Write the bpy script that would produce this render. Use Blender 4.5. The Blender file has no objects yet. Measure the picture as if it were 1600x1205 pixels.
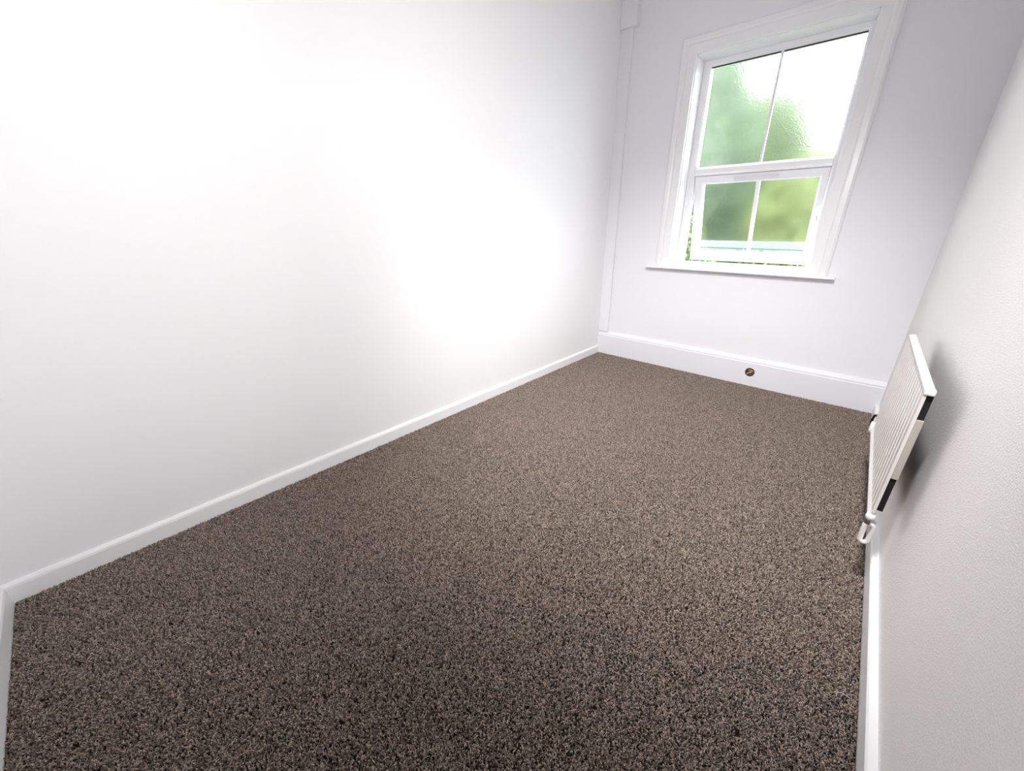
import bpy, bmesh, math, random
from mathutils import Vector, Matrix
random.seed(7)
S = bpy.context.scene
C = S.collection

# ------------------------------------------------------------------ camera
CAM_H = 1.15
yaw, pitch, roll = 0.7014, 0.3953, 0.0053
fwd = Vector((-math.sin(yaw)*math.cos(pitch), math.cos(yaw)*math.cos(pitch), -math.sin(pitch)))
r0 = Vector((math.cos(yaw), math.sin(yaw), 0)); u0 = r0.cross(fwd)
rt = r0*math.cos(roll) + u0*math.sin(roll); up = -r0*math.sin(roll) + u0*math.cos(roll)
cd = bpy.data.cameras.new('camera'); cam = bpy.data.objects.new('camera', cd); C.objects.link(cam)
cd.sensor_width = 36; cd.lens = 595.76*36/1600
cd.shift_x = (800-827.83)/1600; cd.shift_y = (606.47-602.5)/1600
cd.clip_start = 0.02
cam.matrix_world = Matrix(((rt.x, up.x, -fwd.x, 0), (rt.y, up.y, -fwd.y, 0), (rt.z, up.z, -fwd.z, CAM_H), (0, 0, 0, 1)))
S.camera = cam

# ------------------------------------------------------------------ sky, added fill lamps, exposure
W = bpy.data.worlds.new('overcast_sky'); S.world = W; W.use_nodes = True
bg = W.node_tree.nodes['Background']
bg.inputs[0].default_value = (0.93, 0.96, 1.0, 1); bg.inputs[1].default_value = 13.0
S.view_settings.view_transform = 'Standard'; S.view_settings.look = 'None'
S.view_settings.gamma = 1; S.view_settings.use_curve_mapping = False
S.view_settings.exposure = 0.12
S.cycles.max_bounces = 14; S.cycles.diffuse_bounces = 8; S.cycles.transmission_bounces = 12
S.cycles.caustics_refractive = True; S.cycles.blur_glossy = 0.5

WALL_FILL = [  # added fill light: position of the lamp head, aim point, watts, cone in degrees
    ((0.16, 0.30, 1.80), (-1.89, 0.70, 1.16), 114, 110),
    ((0.16, 0.62, 1.80), (-1.89, 3.05, 1.15), 66, 95),
]
CEIL_FILL = [  # added ceiling fill, same fields
    ((-0.20, 0.35, 2.56), (-0.72, 2.30, 0.00), 370, 80),
    ((-0.42, 0.35, 2.56), (0.29, 0.75, 0.75), 26, 95),
]

# ------------------------------------------------------------------ room measures (metres)
XL, XR, YN, YF, ZC = -1.887, 0.294, -0.435, 3.323, 2.735
OX0, OX1, OZ0, OZ1 = -1.285, -0.300, 0.862, 2.282        # window opening
WT = 0.26

# ------------------------------------------------------------------ materials
def mat(name, col, rough=0.5, bump=None, spec=0.5, metal=0, var=None, coat=0):
    m = bpy.data.materials.new(name); m.use_nodes = True
    nt = m.node_tree; b = nt.nodes['Principled BSDF']
    b.inputs['Base Color'].default_value = (*col, 1); b.inputs['Roughness'].default_value = rough
    b.inputs['Specular IOR Level'].default_value = spec; b.inputs['Metallic'].default_value = metal
    b.inputs['Coat Weight'].default_value = coat
    tc = nt.nodes.new('ShaderNodeTexCoord')
    if bump:
        sc, st, dist = bump
        n = nt.nodes.new('ShaderNodeTexNoise'); n.inputs['Scale'].default_value = sc; n.inputs['Detail'].default_value = 3
        nt.links.new(tc.outputs['Object'], n.inputs['Vector'])
        bp = nt.nodes.new('ShaderNodeBump'); bp.inputs['Strength'].default_value = st; bp.inputs['Distance'].default_value = dist
        nt.links.new(n.outputs['Fac'], bp.inputs['Height']); nt.links.new(bp.outputs['Normal'], b.inputs['Normal'])
    if var:
        sc, amt = var
        n = nt.nodes.new('ShaderNodeTexNoise'); n.inputs['Scale'].default_value = sc; n.inputs['Detail'].default_value = 2
        nt.links.new(tc.outputs['Object'], n.inputs['Vector'])
        rp = nt.nodes.new('ShaderNodeValToRGB')
        rp.color_ramp.elements[0].position = 0.3; rp.color_ramp.elements[1].position = 0.7
        rp.color_ramp.elements[0].color = (*[c*(1-amt) for c in col], 1)
        rp.color_ramp.elements[1].color = (*[min(1, c*(1+amt)) for c in col], 1)
        nt.links.new(n.outputs['Fac'], rp.inputs['Fac']); nt.links.new(rp.outputs['Color'], b.inputs['Base Color'])
    return m

M_WALL = mat('smooth_white_emulsion', (0.83, 0.83, 0.845), 0.55, (60, 0.03, 0.002), 0.3, var=(1.2, 0.008))
M_FAR = mat('white_emulsion', (0.80, 0.795, 0.825), 0.6, (70, 0.04, 0.002), 0.3, var=(1.5, 0.008))
M_PAPER = mat('textured_wallpaper', (0.865, 0.838, 0.836), 0.6, (260, 0.6, 0.0030), 0.3, var=(2.0, 0.012))
M_CEIL = mat('ceiling_paint', (0.82, 0.82, 0.82), 0.8)
M_SKIRT = mat('satin_white_paint', (0.77, 0.77, 0.805), 0.45, (35, 0.05, 0.002), 0.4)
M_GLOSS = mat('white_gloss_paint', (0.84, 0.84, 0.855), 0.28, (35, 0.05, 0.002), 0.5)
M_UPVC = mat('white_upvc', (0.86, 0.86, 0.88), 0.25, None, 0.5)
M_VENT = mat('grey_white_plastic', (0.72, 0.71, 0.76), 0.4)
M_GASKET = mat('black_gasket', (0.03, 0.03, 0.035), 0.6)
M_RAD = mat('cream_enamel', (0.64, 0.61, 0.595), 0.35, None, 0.5)
M_RADW = mat('white_enamel', (0.70, 0.68, 0.67), 0.35, None, 0.5)
M_PLATE = mat('beige_metal_plate', (0.38, 0.345, 0.31), 0.5)
M_DARK = mat('near_black', (0.012, 0.011, 0.012), 0.7, None, 0.2)
M_CHROME = mat('chrome', (0.55, 0.54, 0.52), 0.2, None, 0.5, 1.0)
M_HANDLE = mat('handle_white', (0.80, 0.80, 0.82), 0.3)
M_STEEL = mat('grey_steel', (0.45, 0.46, 0.48), 0.35, None, 0.5, 0.6)
M_BROWN = mat('old_brown_wood', (0.11, 0.07, 0.045), 0.7, None, 0.3, var=(60, 0.5))
M_TAN = mat('raw_tan_wood', (0.45, 0.33, 0.24), 0.7, None, 0.3, var=(50, 0.3))
M_BACKING = mat('carpet_backing', (0.016, 0.012, 0.010), 0.95, (200, 0.5, 0.004), 0.1)
M_GROUND = mat('lawn_earth', (0.035, 0.05, 0.02), 0.9, var=(3, 0.3))
M_RENDER = mat('white_render', (0.88, 0.88, 0.86), 0.8, (40, 0.2, 0.01))
M_REFL = mat('pale_reflection_tone', (0.42, 0.51, 0.51), 0.4)  # brightness of the mirrored sill, put into colour
M_REFLP = mat('dull_reflection_tone', (0.20, 0.26, 0.22), 0.5)  # duller marks within that reflection, also as colour
M_ROOF = mat('grey_roof_felt', (0.35, 0.36, 0.37), 0.8)
M_BARK = mat('brown_bark', (0.14, 0.10, 0.07), 0.9, (40, 0.6, 0.02))
M_FENCE = mat('dark_timber', (0.16, 0.13, 0.10), 0.8, (30, 0.4, 0.01))
M_FLINT = mat('pale_thread', (0.55, 0.5, 0.45), 0.8)

def leafmat(name, a, b_):
    m = bpy.data.materials.new(name); m.use_nodes = True
    nt = m.node_tree; b = nt.nodes['Principled BSDF']; b.inputs['Roughness'].default_value = 0.5
    g = nt.nodes.new('ShaderNodeNewGeometry'); rp = nt.nodes.new('ShaderNodeValToRGB')
    rp.color_ramp.elements[0].color = (*a, 1); rp.color_ramp.elements[1].color = (*b_, 1)
    nt.links.new(g.outputs['Random Per Island'], rp.inputs['Fac']); nt.links.new(rp.outputs['Color'], b.inputs['Base Color'])
    out = nt.nodes['Material Output']; tr = nt.nodes.new('ShaderNodeBsdfTranslucent'); mx = nt.nodes.new('ShaderNodeMixShader')
    nt.links.new(rp.outputs['Color'], tr.inputs['Color']); mx.inputs[0].default_value = 0.35
    nt.links.new(b.outputs[0], mx.inputs[1]); nt.links.new(tr.outputs[0], mx.inputs[2]); nt.links.new(mx.outputs[0], out.inputs[0])
    return m
M_LEAF_DK = leafmat('dark_green_leaf', (0.070, 0.115, 0.062), (0.15, 0.215, 0.12))
M_LEAF_MD = leafmat('green_leaf', (0.085, 0.135, 0.052), (0.19, 0.26, 0.115))
M_LEAF_YL = leafmat('yellow_green_leaf', (0.13, 0.17, 0.055), (0.23, 0.27, 0.11))

def glassmat(name, rough, bump):
    m = bpy.data.materials.new(name); m.use_nodes = True
    nt = m.node_tree; b = nt.nodes['Principled BSDF']
    b.inputs['Base Color'].default_value = (0.96, 1.0, 0.97, 1); b.inputs['Transmission Weight'].default_value = 1
    b.inputs['Roughness'].default_value = rough; b.inputs['IOR'].default_value = 1.5
    if bump:
        tc = nt.nodes.new('ShaderNodeTexCoord'); n = nt.nodes.new('ShaderNodeTexNoise'); n.inputs['Scale'].default_value = 95; n.inputs['Detail'].default_value = 2
        bp = nt.nodes.new('ShaderNodeBump'); bp.inputs['Strength'].default_value = bump; bp.inputs['Distance'].default_value = 0.001
        nt.links.new(tc.outputs['Object'], n.inputs['Vector']); nt.links.new(n.outputs['Fac'], bp.inputs['Height']); nt.links.new(bp.outputs['Normal'], b.inputs['Normal'])
    return m
M_GLASS_IN = glassmat('clear_glass_face', 0.0, 0)
M_GLASS_OUT = glassmat('frosted_glass_face', 0.20, 0.9)

# ------------------------------------------------------------------ mesh helpers
def obj(name, bm, mats, parent=None, loc=None, smooth=False):
    bmesh.ops.recalc_face_normals(bm, faces=bm.faces)
    me = bpy.data.meshes.new(name); bm.to_mesh(me); bm.free()
    for m in (mats if isinstance(mats, (list, tuple)) else [mats]): me.materials.append(m)
    if smooth:
        for p in me.polygons: p.use_smooth = True
    o = bpy.data.objects.new(name, me); C.objects.link(o)
    if loc: o.location = loc
    if parent: o.parent = parent
    return o
def empty(name, loc=(0, 0, 0), parent=None):
    o = bpy.data.objects.new(name, None); C.objects.link(o); o.location = loc; o.empty_display_size = 0.1
    if parent: o.parent = parent
    return o
def tag(o, label, cat, group=None):
    o['label'] = label; o['category'] = cat
    if group: o['group'] = group
    return o
def struct(o, label=None, cat=None):
    o['kind'] = 'structure'
    if label: o['label'] = label
    if cat: o['category'] = cat
    return o
def box(bm, x0, x1, y0, y1, z0, z1, bev=0, seg=2):
    vs = [bm.verts.new((x, y, z)) for x in (x0, x1) for y in (y0, y1) for z in (z0, z1)]
    q = [(0, 1, 3, 2), (4, 6, 7, 5), (0, 4, 5, 1), (2, 3, 7, 6), (0, 2, 6, 4), (1, 5, 7, 3)]
    fs = [bm.faces.new([vs[i] for i in f]) for f in q]
    if bev:
        es = list({e for f in fs for e in f.edges})
        bmesh.ops.bevel(bm, geom=es, offset=bev, segments=seg, profile=0.5, affect='EDGES')
    return vs
def bx(*a, **k):
    bm = bmesh.new(); box(bm, *a, **k); return bm
def prism(bm, prof, p0, p1, du, dv, m0=0.0, m1=0.0):
    """extrude profile [(u,v)] from p0 to p1; du, dv are the world axes of u and v; m0/m1 mitre: shift along the run per unit u"""
    p0, p1, du, dv = map(Vector, (p0, p1, du, dv)); d = (p1-p0).normalized()
    a = [bm.verts.new(p0+du*u+dv*v+d*(m0*u)) for u, v in prof]
    b = [bm.verts.new(p1+du*u+dv*v-d*(m1*u)) for u, v in prof]
    n = len(prof)
    for i in range(n): bm.faces.new((a[i], a[(i+1) % n], b[(i+1) % n], b[i]))
    bm.faces.new(a); bm.faces.new(b[::-1])
def tube(bm, pts, rad, seg=12, closed=False):
    pts = [Vector(p) for p in pts]; n = len(pts); rings = []
    rr = rad if isinstance(rad, (list, tuple)) else [rad]*n
    ref = None
    for i, p in enumerate(pts):
        if closed: t = pts[(i+1) % n]-pts[i-1]
        else: t = pts[min(i+1, n-1)]-pts[max(i-1, 0)]
        t.normalize()
        if ref is None: ref = t.orthogonal().normalized()
        ref = (ref-t*ref.dot(t)).normalized(); b = t.cross(ref)
        rings.append([bm.verts.new(p+(ref*math.cos(2*math.pi*k/seg)+b*math.sin(2*math.pi*k/seg))*rr[i]) for k in range(seg)])
    for i in range(n if closed else n-1):
        A, B = rings[i], rings[(i+1) % n]
        for k in range(seg): bm.faces.new((A[k], A[(k+1) % seg], B[(k+1) % seg], B[k]))
    if not closed: bm.faces.new(rings[0][::-1]); bm.faces.new(rings[-1])
def cyl(bm, p0, p1, r, seg=16): tube(bm, [p0, p1], r, seg)

# ------------------------------------------------------------------ room shell
struct(obj('floor', bx(XL-0.1, XR+0.1, YN-0.1, YF+0.1, -0.15, -0.006), M_BACKING))
struct(obj('ceiling', bx(XL-0.1, XR+0.1, YN-0.1, YF+WT, ZC, ZC+0.15), M_CEIL))
struct(obj('wall_left', bx(XL-0.1, XL, YN-0.1, YF+WT, -0.006, ZC), M_WALL))
struct(obj('wall_right', bx(XR, XR+0.1, YN-0.1, YF+WT, -0.006, ZC), M_PAPER))
struct(obj('wall_near', bx(XL, XR, YN-0.1, YN, -0.006, ZC), M_WALL))
bm = bmesh.new()
xs = [XL, OX0, OX1, XR]; zs = [-0.006, OZ0-0.02, OZ1, ZC]
for yy in (YF, YF+WT):
    g = [[bm.verts.new((x, yy, z)) for z in zs] for x in xs]
    for i in range(3):
        for k in range(3):
            if (i, k) != (1, 1): bm.faces.new((g[i][k], g[i+1][k], g[i+1][k+1], g[i][k+1]))
    if yy == YF: g0 = g
loops = [[(1, 1), (2, 1), (2, 2), (1, 2)], [(0, 0), (1, 0), (2, 0), (3, 0), (3, 1), (3, 2), (3, 3), (2, 3), (1, 3), (0, 3), (0, 2), (0, 1)]]
for lp in loops:
    for q in range(len(lp)):
        a, b = lp[q], lp[(q+1) % len(lp)]
        bm.faces.new((g0[a[0]][a[1]], g0[b[0]][b[1]], g[b[0]][b[1]], g[a[0]][a[1]]))
struct(obj('wall_far', bm, M_FAR))

# skirtings: profile (u out from the wall, v up)
def skirt(h, t): return [(0, -0.006), (t, -0.006), (t, h-0.016), (t*0.86, h-0.008), (t*0.5, h-0.002), (0, h)]
bm = bmesh.new(); prism(bm, skirt(0.072, 0.0155), (XL, YN, 0), (XL, 3.293, 0), (1, 0, 0), (0, 0, 1), 1, 0)
struct(obj('baseboard_left', bm, M_GLOSS))
bm = bmesh.new(); prism(bm, skirt(0.072, 0.0155), (XL, YN, 0), (XR, YN, 0), (0, 1, 0), (0, 0, 1), 1, 1)
struct(obj('baseboard_near', bm, M_GLOSS))
bm = bmesh.new(); prism(bm, [(0, -0.006), (0.021, -0.006), (0.021, 0.058), (0.017, 0.0635), (0, 0.066)], (XR, YN, 0), (XR, 3.293, 0), (-1, 0, 0), (0, 0, 1), 1, 0)
struct(obj('baseboard_right', bm, M_GLOSS))
# tall far skirting with a round hole in it
bm = bmesh.new()
prism(bm, [(0, -0.006), (0.030, -0.006), (0.030, 0.183), (0.026, 0.188), (0.026, 0.199), (0.022, 0.204), (0.004, 0.222), (0, 0.223)], (XL, YF, 0), (XR, YF, 0), (0, -1, 0), (0, 0, 1))
sk = struct(obj('baseboard_far', bm, M_SKIRT))
HX, HZ, HR = -0.502, 0.111, 0.0345
bm = bmesh.new(); cyl(bm, (HX, YF-0.06, HZ), (HX, YF-0.008, HZ), HR, 32)
cut = obj('cutter', bm, M_BROWN)
md = sk.modifiers.new('hole', 'BOOLEAN'); md.object = cut; md.operation = 'DIFFERENCE'; md.solver = 'EXACT'
dg = bpy.context.evaluated_depsgraph_get(); me = bpy.data.meshes.new_from_object(sk.evaluated_get(dg))
sk.modifiers.clear(); sk.data = me; bpy.data.objects.remove(cut)
sk.data.materials.clear(); sk.data.materials.append(M_SKIRT)
pl = empty('socket_hole', (HX, YF-0.008, HZ-HR))
tag(pl, 'small round brown wooden hole with a pale splinter in the tall white far skirting', 'hole')
def P(o): o.location = Vector(o.location)-pl.location; o.parent = pl; return o
bm = bmesh.new()
ringo = [(HX+0.0338*math.cos(a*math.pi/16), HZ+0.0338*math.sin(a*math.pi/16)) for a in range(32)]
ringi = [(HX+0.029*math.cos(a*math.pi/16), HZ+0.029*math.sin(a*math.pi/16)) for a in range(32)]
o0 = [bm.verts.new((x, YF-0.031, z)) for x, z in ringo]; o1 = [bm.verts.new((x, YF-0.0082, z)) for x, z in ringo]
i0 = [bm.verts.new((x, YF-0.031, z)) for x, z in ringi]; i1 = [bm.verts.new((x, YF-0.0082, z)) for x, z in ringi]
for k in range(32):
    j = (k+1) % 32
    for A, B in ((o0, i0), (i0, i1), (i1, o1), (o1, o0)): bm.faces.new((A[k], A[j], B[j], B[k]))
P(obj('rim', bm, mat('dark_brown_rim', (0.05, 0.035, 0.028), 0.5)))
bm = bmesh.new(); cyl(bm, (HX, YF-0.016, HZ), (HX, YF-0.0085, HZ), 0.0288, 32); P(obj('wooden_plug', bm, M_BROWN))
bm = bmesh.new(); box(bm, -0.026, 0.026, -0.008, 0.004, -0.006, 0.006, 0.003)
bmesh.ops.rotate(bm, cent=(0, 0, 0), matrix=Matrix.Rotation(math.radians(-38), 3, 'Y'), verts=bm.verts)
bmesh.ops.translate(bm, vec=(HX, YF-0.021, HZ-0.004), verts=bm.verts); P(obj('splinter', bm, M_TAN))
bm = bmesh.new(); box(bm, -0.014, 0.014, -0.006, 0.004, -0.004, 0.004, 0.002)
bmesh.ops.rotate(bm, cent=(0, 0, 0), matrix=Matrix.Rotation(math.radians(-10), 3, 'Y'), verts=bm.verts)
bmesh.ops.translate(bm, vec=(HX-0.002, YF-0.021, HZ+0.016), verts=bm.verts); P(obj('splinter', bm, M_TAN))

# boxed-in pipe in the far left corner
bm = bmesh.new(); box(bm, XL, -1.790, YF-0.030, YF, 0.222, 2.553, 0.003)
struct(obj('trim_1', bm, M_FAR))
bm = bmesh.new(); box(bm, XL, -1.752, YF-0.055, YF, 2.545, ZC, 0.004)
struct(obj('trim_2', bm, M_FAR))

# ------------------------------------------------------------------ window architrave and sill board
def frame_loop(bm, prof, x0, x1, z0, z1):
    """three-sided architrave: profile (u outward from the opening edge, v out of the wall)"""
    rings = []
    for sx, sz, x, z in ((-1, 0, x0, z0), (-1, 1, x0, z1), (1, 1, x1, z1), (1, 0, x1, z0)):
        rings.append([bm.verts.new((x+sx*u, YF-v, z+sz*u)) for u, v in prof])
    n = len(prof)
    for A, B in zip(rings, rings[1:]):
        for k in range(n): bm.faces.new((A[k], A[(k+1) % n], B[(k+1) % n], B[k]))
    bm.faces.new(rings[0]); bm.faces.new(rings[-1][::-1])
bm = bmesh.new()
frame_loop(bm, [(0, 0), (0, 0.020), (0.003, 0.022), (0.054, 0.022), (0.057, 0.026), (0.061, 0.034), (0.068, 0.037), (0.094, 0.034), (0.100, 0.028), (0.104, 0.026), (0.108, 0.014), (0.110, 0.0)], OX0, OX1, OZ0, OZ1)
struct(obj('trim_3', bm, M_GLOSS))
bm = bmesh.new()
box(bm, -1.462, -0.145, YF-0.058, YF, OZ0-0.012, OZ0, 0.004, 3)
box(bm, OX0, OX1, YF-0.02, YF+0.15, OZ0-0.019, OZ0+0.0005)
struct(obj('trim_4', bm, M_GLOSS))
# reveal linings
bm = bmesh.new()
box(bm, OX0, OX0+0.006, YF-0.002, YF+0.145, OZ0, OZ1); box(bm, OX1-0.006, OX1, YF-0.002, YF+0.145, OZ0, OZ1)
box(bm, OX0, OX1, YF-0.002, YF+0.145, OZ1-0.006, OZ1)
struct(obj('trim_5', bm, M_GLOSS))

# ------------------------------------------------------------------ window
FY0, FY1 = YF+0.137, YF+0.205
win = struct(empty('window_1', ((OX0+OX1)/2, FY0, OZ0)))
def PW(o): o.location = Vector(o.location)-win.location; o.parent = win; return o
GX0, GX1, GZ1 = -1.226, -0.345, 2.238
TZ0, TZ1 = 1.540, 1.602
FB = 0.903
def stepped(bm, x0, x1, z0, z1, w, y0, y1, inner=0.012, dep=0.014):
    """rectangular frame with a chamfered bead towards the opening"""
    o = [(x0-w[0], z0-w[1]), (x1+w[2], z0-w[1]), (x1+w[2], z1+w[3]), (x0-w[0], z1+w[3])]
    m = [(x0-inner, z0-inner), (x1+inner, z0-inner), (x1+inner, z1+inner), (x0-inner, z1+inner)]
    i = [(x0, z0), (x1, z0), (x1, z1), (x0, z1)]
    L = [[bm.verts.new((a, y, c)) for a, c in ps] for ps, y in ((o, y1), (o, y0+0.003), ([(a+(0.003 if a < (x0+x1)/2 else -0.003), c+(0.003 if c < (z0+z1)/2 else -0.003)) for a, c in o], y0), (m, y0), (i, y0+dep), (i, y1))]
    for A, B in zip(L, L[1:]+L[:1]):
        for k in range(4): bm.faces.new((A[k], A[(k+1) % 4], B[(k+1) % 4], B[k]))
bm = bmesh.new()
stepped(bm, GX0, GX1, FB, GZ1, (GX0-OX0-0.006, FB-OZ0, OX1-0.006-GX1, OZ1-0.006-GZ1), FY0, FY1, 0.010, 0.010)
PW(obj('frame', bm, M_UPVC))
bm = bmesh.new()
prism(bm, [(0, TZ0), (0, TZ0+0.006), (-0.012, TZ0+0.016), (-0.012, TZ1-0.018), (0.008, TZ1), (0.06, TZ1), (0.06, TZ0)], (GX0, FY0, 0), (GX1, FY0, 0), (0, 1, 0), (0, 0, 1))
PW(obj('transom', bm, M_UPVC))
def pane(x0, x1, z0, z1, y, parent, th=0.006):
    bm = bmesh.new(); box(bm, x0, x1, y, y+th, z0, z1)
    for f in bm.faces: f.material_index = 1 if f.calc_center_median().y > y+th*0.9 else 0
    o = obj('pane', bm, [M_GLASS_IN, M_GLASS_OUT], parent)
    return o
BX = -0.781
for x0, x1 in ((GX0-0.004, BX), (BX, GX1+0.004)): PW(pane(x0, x1, TZ1-0.004, GZ1+0.004, FY0+0.030, None))
bm = bmesh.new()
prism(bm, [(-0.010, 0.030), (-0.008, 0.018), (0.008, 0.018), (0.010, 0.030)], (BX, FY0, TZ1), (BX, FY0, GZ1), (1, 0, 0), (0, 1, 0))
PW(obj('glazing_bar', bm, M_UPVC))
bm = bmesh.new(); box(bm, GX0, GX1, FY0+0.021, FY0+0.029, GZ1-0.006, GZ1); PW(obj('gasket', bm, M_GASKET))
# opening sash, hung from the transom and pushed outwards at the bottom
SL, ANG = 0.652, math.radians(15.5)
sash = empty('sash', (0, FY0+0.012, TZ0-0.004)); PW(sash); sash.rotation_euler = (ANG, 0, 0)
sx0, sx1 = GX0+0.004, GX1-0.004
gx0, gx1, gz1, gz0 = sx0+0.062, sx1-0.050, -0.060, -SL+0.070
bm = bmesh.new()
stepped(bm, gx0, gx1, gz0, gz1, (gx0-sx0, gz0+SL, sx1-gx1, -gz1), 0, 0.058, 0.012, 0.012)
obj('sash_frame', bm, M_UPVC, sash)
sb = -0.772
for x0, x1 in ((gx0-0.004, sb), (sb, gx1+0.004)): pane(x0, x1, gz0-0.004, gz1+0.004, 0.026, sash)
bm = bmesh.new(); prism(bm, [(-0.015, 0.026), (-0.012, 0.012), (0.012, 0.012), (0.015, 0.026)], (sb, 0, gz0), (sb, 0, gz1), (1, 0, 0), (0, 1, 0))
obj('glazing_bar', bm, M_UPVC, sash)
bm = bmesh.new(); box(bm, -0.935, -0.640, -0.012, 0.001, -0.042, -0.016, 0.004)
obj('trickle_vent', bm, M_VENT, sash)
bm = bmesh.new()
box(bm, sb-0.022, sb+0.050, -0.010, 0.001, -SL+0.022, -SL+0.044, 0.004)
cyl(bm, (sb+0.012, -0.008, -SL+0.034), (sb+0.012, -0.030, -SL+0.034), 0.009)
tube(bm, [(sb+0.012, -0.030, -SL+0.034), (sb-0.002, -0.034, -SL+0.050), (sb-0.018, -0.036, -SL+0.085), (sb-0.026, -0.036, -SL+0.115)], [0.009, 0.009, 0.008, 0.006])
obj('handle', bm, M_HANDLE, sash, smooth=False)
bm = bmesh.new(); box(bm, sb-0.018, sb+0.046, -0.0125, -0.0095, -SL+0.026, -SL+0.037, 0.001)
obj('keyhole_plate', bm, M_STEEL, sash)
# friction stays each side
for x in (GX0+0.012, GX1-0.012):
    bm = bmesh.new(); tube(bm, [(x, FY0+0.03, TZ0-0.30), (x, FY0+0.10, TZ0-0.33)], 0.004, 8); PW(obj('stay', bm, M_STEEL))
# outside cill
bm = bmesh.new(); box(bm, OX0-0.05, OX1+0.05, YF+0.19, YF+0.34, OZ0-0.05, OZ0+0.012, 0.004); PW(obj('outer_cill', bm, M_UPVC))

# pale rail added outside, standing in for the sill mirrored in the lower pane
def reflection_band(name, *a, **k): PW(obj(name, bx(*a, **k), M_REFL))
reflection_band('sill_reflection', -1.19, -0.30, 3.70, 3.725, 1.013, 1.064, bev=0.003)
reflection_band('sill_reflection', -1.19, -0.30, 3.70, 3.725, 0.935, 1.003, bev=0.003)
for x in (-0.865, -0.685): PW(obj('reflection_post', bx(x-0.014, x+0.014, 3.69, 3.70, 0.93, 1.0), M_REFLP))
for x in (-1.17, -0.33): PW(obj('reflection_post', bx(x-0.012, x+0.012, 3.726, 3.74, 0.86, 1.055), M_REFLP))
for x in (-1.17, -0.33): PW(obj('reflection_bracket', bx(x-0.012, x+0.012, YF+WT-0.01, 3.74, 0.86, 0.885), M_REFLP))

# ------------------------------------------------------------------ radiator
RX, RY0, RY1, RZ0, RZ1 = 0.208, 1.452, 2.255, 0.298, 0.745
rad = tag(empty('radiator', (RX, (RY0+RY1)/2, RZ0)), 'cream fluted panel radiator hung low on the textured right wall', 'radiator')
def PR(o): o.location = Vector(o.location)-rad.location; o.parent = rad; return o
bm = bmesh.new()
NF = 17; prof = []
pitch_f = (RY1-RY0-0.008)/NF
prof.append((RY0, 0.0)); prof.append((RY0+0.003, 0.0))
for k in range(NF):
    a = RY0+0.004+k*pitch_f
    for f, d in ((0.02, 0.0), (0.58, 0.0), (0.62, 0.0048), (0.90, 0.0048), (0.97, 0.0)): prof.append((a+f*pitch_f, d))
prof.append((RY1-0.003, 0)); prof.append((RY1, 0))
zt, zb = RZ1-0.012, RZ0+0.020
rows = []
for z, s in ((zb, 0), (zb+0.012, 1), (zt-0.012, 1), (zt, 0)):
    rows.append([bm.verts.new((RX+d*s, y, z)) for y, d in prof])
back = [[bm.verts.new((RX+0.0078, y, z)) for y, d in prof] for z in (zb, zt)]
for A, B in zip(rows, rows[1:]):
    for k in range(len(prof)-1): bm.faces.new((A[k], A[k+1], B[k+1], B[k]))
for k in range(len(prof)-1):
    bm.faces.new((back[0][k], back[0][k+1], back[1][k+1], back[1][k]))
    bm.faces.new((rows[0][k], rows[0][k+1], back[0][k+1], back[0][k])); bm.faces.new((rows[3][k], rows[3][k+1], back[1][k+1], back[1][k]))
for e in (0, -1):
    bm.faces.new([r[e] for r in rows]+[back[1][e], back[0][e]])
PR(obj('front_panel', bm, M_RAD))
bm = bmesh.new()
prism(bm, [(-0.007, RZ0), (-0.007, RZ0+0.006), (0.0, zb), (0.0078, zb), (0.0078, RZ0)], (RX, RY0+0.006, 0), (RX, RY1-0.05, 0), (1, 0, 0), (0, 0, 1))
PR(obj('bottom_rim', bm, M_RADW))
bm = bmesh.new()
prism(bm, [(0.0, RZ1-0.014), (0.0, RZ1-0.004), (0.004, RZ1), (0.020, RZ1+0.002), (0.022, RZ1-0.002), (0.022, RZ1-0.014)], (RX, RY0+0.014, 0), (RX, RY1, 0), (1, 0, 0), (0, 0, 1))
PR(obj('top_rail', bm, M_RADW))
bm = bmesh.new(); box(bm, RX-0.001, RX+0.0235, RY0-0.006, RY0+0.014, RZ1-0.016, RZ1+0.003, 0.005, 3)
PR(obj('end_cap', bm, M_RADW))
bm = bmesh.new(); box(bm, RX+0.0082, RX+0.0235, RY0+0.008, RY1-0.02, RZ0+0.03, RZ1-0.014)  # solid near-black filling behind the front panel
PR(obj('convector_core', bm, M_DARK))
bm = bmesh.new(); box(bm, RX+0.0080, RX+0.0250, RY0+0.001, RY0+0.020, 0.452, 0.652, 0.0015)
PR(obj('side_plate', bm, M_PLATE))
for y in (RY0+0.52, RY1-0.08):
    bm = bmesh.new(); box(bm, RX+0.02, XR, y-0.012, y+0.012, RZ0+0.15, RZ1-0.12, 0.002); PR(obj('wall_bracket', bm, M_RADW))
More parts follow.
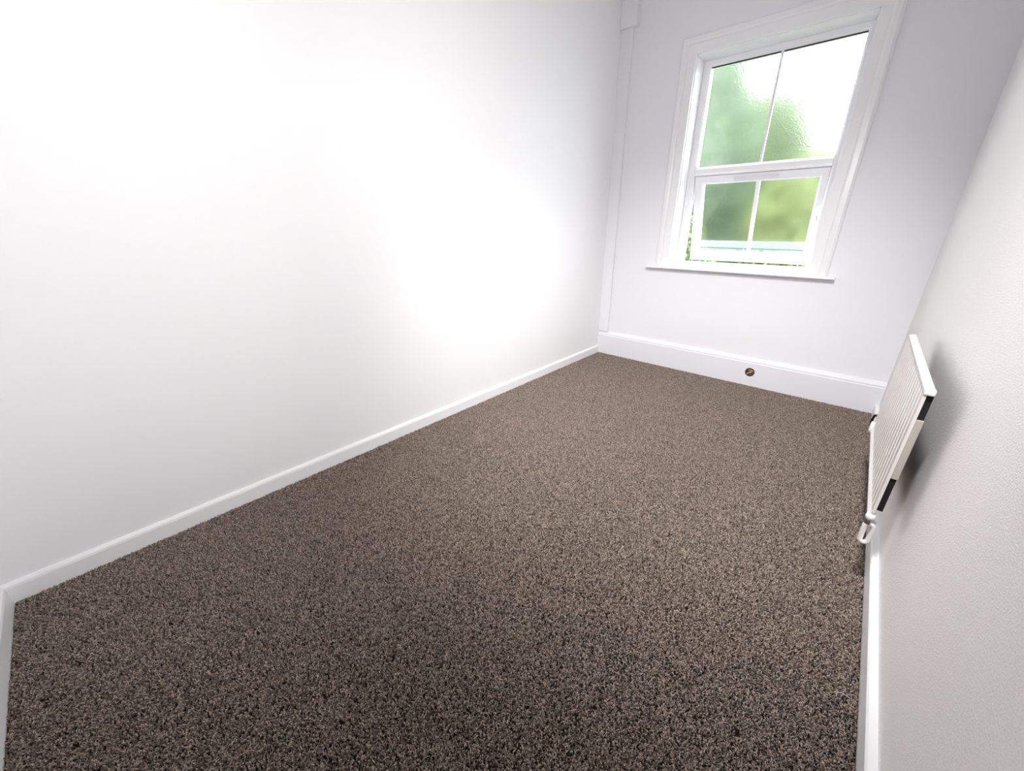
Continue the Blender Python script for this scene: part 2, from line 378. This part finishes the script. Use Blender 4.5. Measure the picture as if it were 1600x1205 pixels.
# near valve
vx, vy = RX+0.003, RY0+0.010
bm = bmesh.new(); tube(bm, [(vx, vy, RZ0+0.012), (vx, vy, RZ0-0.002), (vx, vy, RZ0-0.010)], [0.011, 0.0135, 0.012], 16)
v = PR(obj('valve', bm, M_RADW, smooth=True))
def PV(o): o.parent = v; return o
bm = bmesh.new(); tube(bm, [(vx, vy, RZ0-0.008), (vx, vy, RZ0-0.027)], 0.0125, 6); PV(obj('union_nut', bm, M_CHROME))
bm = bmesh.new(); tube(bm, [(vx+0.016, vy, RZ0-0.022), (vx-0.006, vy, RZ0-0.014)], 0.006, 10); PV(obj('spindle', bm, M_CHROME))
bm = bmesh.new()
pts = []
for k in range(24):
    t = 2*math.pi*k/24; c, s = math.cos(t), math.sin(t)
    pts.append((vx+0.006+0.0105*c, vy-0.002, RZ0-0.063+(0.027 if s > 0 else -0.027)+0.0105*s))
tube(bm, pts, 0.0074, 10, True)
tube(bm, [(vx+0.002, vy, RZ0-0.022), (vx+0.004, vy-0.001, RZ0-0.034)], 0.009, 12)
PV(obj('valve_body', bm, M_RADW, smooth=True))
# far valve with a dark tail pipe
bm = bmesh.new()
tube(bm, [(RX+0.006, RY1-0.01, 0.345), (RX+0.002, RY1+0.02, 0.352), (RX-0.004, RY1+0.035, 0.345), (RX-0.007, RY1+0.04, 0.325), (RX-0.007, RY1+0.04, 0.30)], 0.005, 10)
PR(obj('tail_pipe', bm, M_DARK, smooth=True))
bm = bmesh.new(); tube(bm, [(RX, RY1-0.02, 0.33), (RX, RY1-0.02, 0.29), (RX-0.003, RY1-0.02, 0.275)], [0.012, 0.013, 0.009], 14)
PR(obj('valve', bm, M_RADW, smooth=True))

# ------------------------------------------------------------------ fill lamps added out of frame to brighten the room
def fill_heads(root, heads):
    for (p, aim, watt, cone) in heads:
        d = (Vector(aim)-Vector(p)).normalized(); q = Vector(p)-root.location
        bm = bmesh.new(); tube(bm, [q-d*0.11, q-d*0.09, q-d*0.03], [0.02, 0.045, 0.055] if root.name.startswith('wall') else [0.03, 0.085, 0.10], 20)
        mount = Vector((-0.03, q.y, 0)) if root.name.startswith('wall') else Vector((q.x*0.7, q.y, -0.03))
        tube(bm, [q-d*0.10, mount], 0.007, 8)
        obj('fill_head', bm, M_GLOSS, root, smooth=True)
        ld = bpy.data.lights.new('fill_spot', 'SPOT'); ld.energy = watt; ld.spot_size = math.radians(cone); ld.spot_blend = 1.0; ld.shadow_soft_size = 0.055 if root.name.startswith('wall') else 0.10
        ld.color = (1.0, 0.985, 0.975)
        lo = bpy.data.objects.new('fill_spot', ld); C.objects.link(lo); lo.location = p
        lo.rotation_euler = d.to_track_quat('-Z', 'Y').to_euler()
lb = tag(empty('wall_fill_light', (XR, 0.46, 1.80)), 'white wall fill light bar, added out of view, with two round lamp heads high on the right wall', 'lamp')
bm = bmesh.new(); box(bm, -0.035, 0, -0.24, 0.24, -0.03, 0.03, 0.006); obj('bar', bm, M_GLOSS, lb)
fill_heads(lb, WALL_FILL)
lb = tag(empty('ceiling_fill_light', (-0.31, 0.35, ZC)), 'white round ceiling fill light, added out of view, with two lamp heads above the near end of the carpet', 'lamp')
bm = bmesh.new(); cyl(bm, (0, 0, -0.035), (0, 0, 0), 0.10, 32); obj('fill_base', bm, M_GLOSS, lb)
fill_heads(lb, CEIL_FILL)

# ------------------------------------------------------------------ carpet pile
def carpet():
    m = bpy.data.materials.new('brown_twist_yarn'); m.use_nodes = True
    nt = m.node_tree; b = nt.nodes['Principled BSDF']; b.inputs['Roughness'].default_value = 0.85; b.inputs['Specular IOR Level'].default_value = 0.2
    oi = nt.nodes.new('ShaderNodeObjectInfo'); rp = nt.nodes.new('ShaderNodeValToRGB')
    e = rp.color_ramp.elements; e[0].position = 0.0; e[0].color = (0.052, 0.038, 0.031, 1); e[1].position = 1.0; e[1].color = (0.50, 0.395, 0.33, 1)
    x = rp.color_ramp.elements.new(0.5); x.color = (0.205, 0.159, 0.131, 1)
    nt.links.new(oi.outputs['Random'], rp.inputs['Fac']); nt.links.new(rp.outputs['Color'], b.inputs['Base Color'])
    b.inputs['Sheen Weight'].default_value = 0.25; b.inputs['Sheen Roughness'].default_value = 0.5
    b.inputs['Sheen Tint'].default_value = (0.9, 0.82, 0.76, 1)
    # one twisted yarn tuft
    bm = bmesh.new()
    tube(bm, [(0, 0, -0.002), (0.0005, 0.0004, 0.006), (0.0026, 0.0008, 0.0105), (0.0060, -0.0004, 0.0116)], [0.0016, 0.0019, 0.0020, 0.0009], 5)
    tuft = obj('yarn_tuft', bm, m, smooth=True)
    bm = bmesh.new(); n = 1
    f = [bm.verts.new(v) for v in ((XL+0.018, YN+0.018, -0.006), (XR-0.023, YN+0.018, -0.006), (XR-0.023, YF-0.033, -0.006), (XL+0.018, YF-0.033, -0.006))]; bm.faces.new(f)
    o = obj('carpet_pile', bm, m); o['kind'] = 'stuff'
    tag(o, 'dark brown flecked twist pile carpet fitted over the whole floor', 'carpet')
    ng = bpy.data.node_groups.new('pile', 'GeometryNodeTree')
    ng.interface.new_socket('Geometry', in_out='INPUT', socket_type='NodeSocketGeometry'); ng.interface.new_socket('Geometry', in_out='OUTPUT', socket_type='NodeSocketGeometry')
    N = ng.nodes; L = ng.links
    gi = N.new('NodeGroupInput'); go = N.new('NodeGroupOutput')
    dp = N.new('GeometryNodeDistributePointsOnFaces'); dp.distribute_method = 'RANDOM'; dp.inputs['Density'].default_value = 115000
    ip = N.new('GeometryNodeInstanceOnPoints'); info = N.new('GeometryNodeObjectInfo'); info.inputs['Object'].default_value = tuft; info.inputs['As Instance'].default_value = True
    rv = N.new('FunctionNodeRandomValue'); rv.data_type = 'FLOAT_VECTOR'
    rv.inputs[0].default_value = (-0.35, -0.35, 0); rv.inputs[1].default_value = (0.35, 0.35, 6.283)
    rs = N.new('FunctionNodeRandomValue'); rs.data_type = 'FLOAT'; rs.inputs[2].default_value = 0.40; rs.inputs[3].default_value = 0.74; rs.inputs['Seed'].default_value = 3
    L.new(gi.outputs[0], dp.inputs['Mesh']); L.new(dp.outputs['Points'], ip.inputs['Points']); L.new(info.outputs['Geometry'], ip.inputs['Instance'])
    L.new(rv.outputs[0], ip.inputs['Rotation']); L.new(rs.outputs[1], ip.inputs['Scale'])
    L.new(ip.outputs['Instances'], go.inputs[0])
    md = o.modifiers.new('pile', 'NODES'); md.node_group = ng
    # the source tuft lies in the carpet as one more tuft
    tuft.parent = o; tuft.location = (-0.8, 1.0, -0.006)
    return o
carpet()

# loose pale threads on the carpet
for (p, lab) in (((0.238, 1.02), 'loose pale thread on the carpet against the right skirting nearest the camera'), ((0.165, 1.93), 'wispy pale thread on the carpet beside the radiator')):
    bm = bmesh.new(); x, y = p
    tube(bm, [(x+0.020, y+0.006, 0.0025), (x+0.008, y+0.004, 0.0045), (x-0.004, y+0.006, 0.003), (x-0.012, y-0.002, 0.0035), (x-0.013, y-0.012, 0.002)], 0.0008, 6)
    tag(obj('thread', bm, M_FLINT, smooth=True), lab, 'thread')

# ------------------------------------------------------------------ garden outside
GZ = -0.6
struct(obj('ground', bx(-14, 10, YF+WT+0.02, 22, GZ-0.2, GZ), M_GROUND))
def bush(name, label, cx, cy, ztop, rx, ry, m, n, seed, leaf=0.05, zlow=0.15, group=None):
    rnd = random.Random(seed); o = tag(empty(name, (cx, cy, GZ)), label, 'bush' if 'bush' in name else 'tree', group)
    H = ztop-GZ; bm = bmesh.new()
    for k in range(n):
        th = rnd.uniform(0, 6.283); hz = rnd.uniform(0, 1); q = 0.55+0.45*rnd.random()**0.6
        w = math.sqrt(max(0, 1-max(0, (hz-0.45)/0.55)**2))*(0.8+0.2*min(1, hz*4))
        lump = 1+0.10*math.sin(3*th+seed)+0.08*math.sin(11*hz+2*seed)
        c = Vector((math.cos(th)*rx*w*q*lump, math.sin(th)*ry*w*q*lump, H*(zlow+(1-zlow)*hz)))
        a = Vector((rnd.gauss(0, 1), rnd.gauss(0, 1), rnd.gauss(0, 0.6))).normalized(); b = a.orthogonal().normalized()
        b = Matrix.Rotation(rnd.uniform(0, 6.28), 3, a) @ b; l = leaf*rnd.uniform(0.7, 1.3)
        t = a.cross(b)
        vs = [bm.verts.new(c+b*(-l)), bm.verts.new(c+t*l*0.45+a*l*0.12), bm.verts.new(c+b*l), bm.verts.new(c-t*l*0.45+a*l*0.12)]
        bm.faces.new(vs)
    f = obj('foliage', bm, m, o); f['kind'] = 'stuff'
    bm = bmesh.new(); tube(bm, [(0, 0, -0.05), (0.05, 0.02, H*0.3), (-0.03, 0, H*0.7)], [0.08, 0.06, 0.02], 8)
    for k in range(5):
        a = k*1.3+seed; tube(bm, [(0.04, 0.02, H*0.28+k*0.1), (math.cos(a)*rx*0.5, math.sin(a)*ry*0.5, H*0.5+k*0.15)], [0.035, 0.012], 6)
    obj('trunk', bm, M_BARK, o)
bush('garden_tree', 'tall dark green tree seen through the left side of the frosted window', -2.48, 7.0, 3.95, 0.78, 0.55, M_LEAF_DK, 11000, 1, 0.07)
bush('garden_tree', 'mid green tree behind the middle bar of the frosted window', -1.95, 9.0, 3.55, 0.85, 0.70, M_LEAF_MD, 11000, 2, 0.09)
bush('garden_bush', 'yellow green bush seen through the right side of the frosted window', -0.50, 6.1, 2.05, 0.88, 0.55, M_LEAF_YL, 9000, 3, 0.06)
bush('garden_bush', 'low bright green bush with small leaves showing in the open gap of the sash', -2.0, 5.2, 1.35, 0.70, 0.40, M_LEAF_MD, 8000, 4, 0.035, 0.05)
bush('garden_tree', 'dark tree at the far left beyond the window frame', -4.2, 8.3, 3.9, 1.0, 0.9, M_LEAF_DK, 6000, 6, 0.09)
# white outbuilding behind the bushes
hb = tag(empty('outbuilding', (0.6, 11, GZ)), 'white rendered flat roofed outbuilding behind the yellow green bush', 'building')
bm = bmesh.new(); box(bm, -2.05, 2.4, -1, 1.4, 0, 3.35); obj('wall', bm, M_RENDER, hb)
bm = bmesh.new(); box(bm, -2.15, 2.5, -1.12, 1.5, 3.35, 3.45, 0.01); obj('roof', bm, M_RENDER, hb)
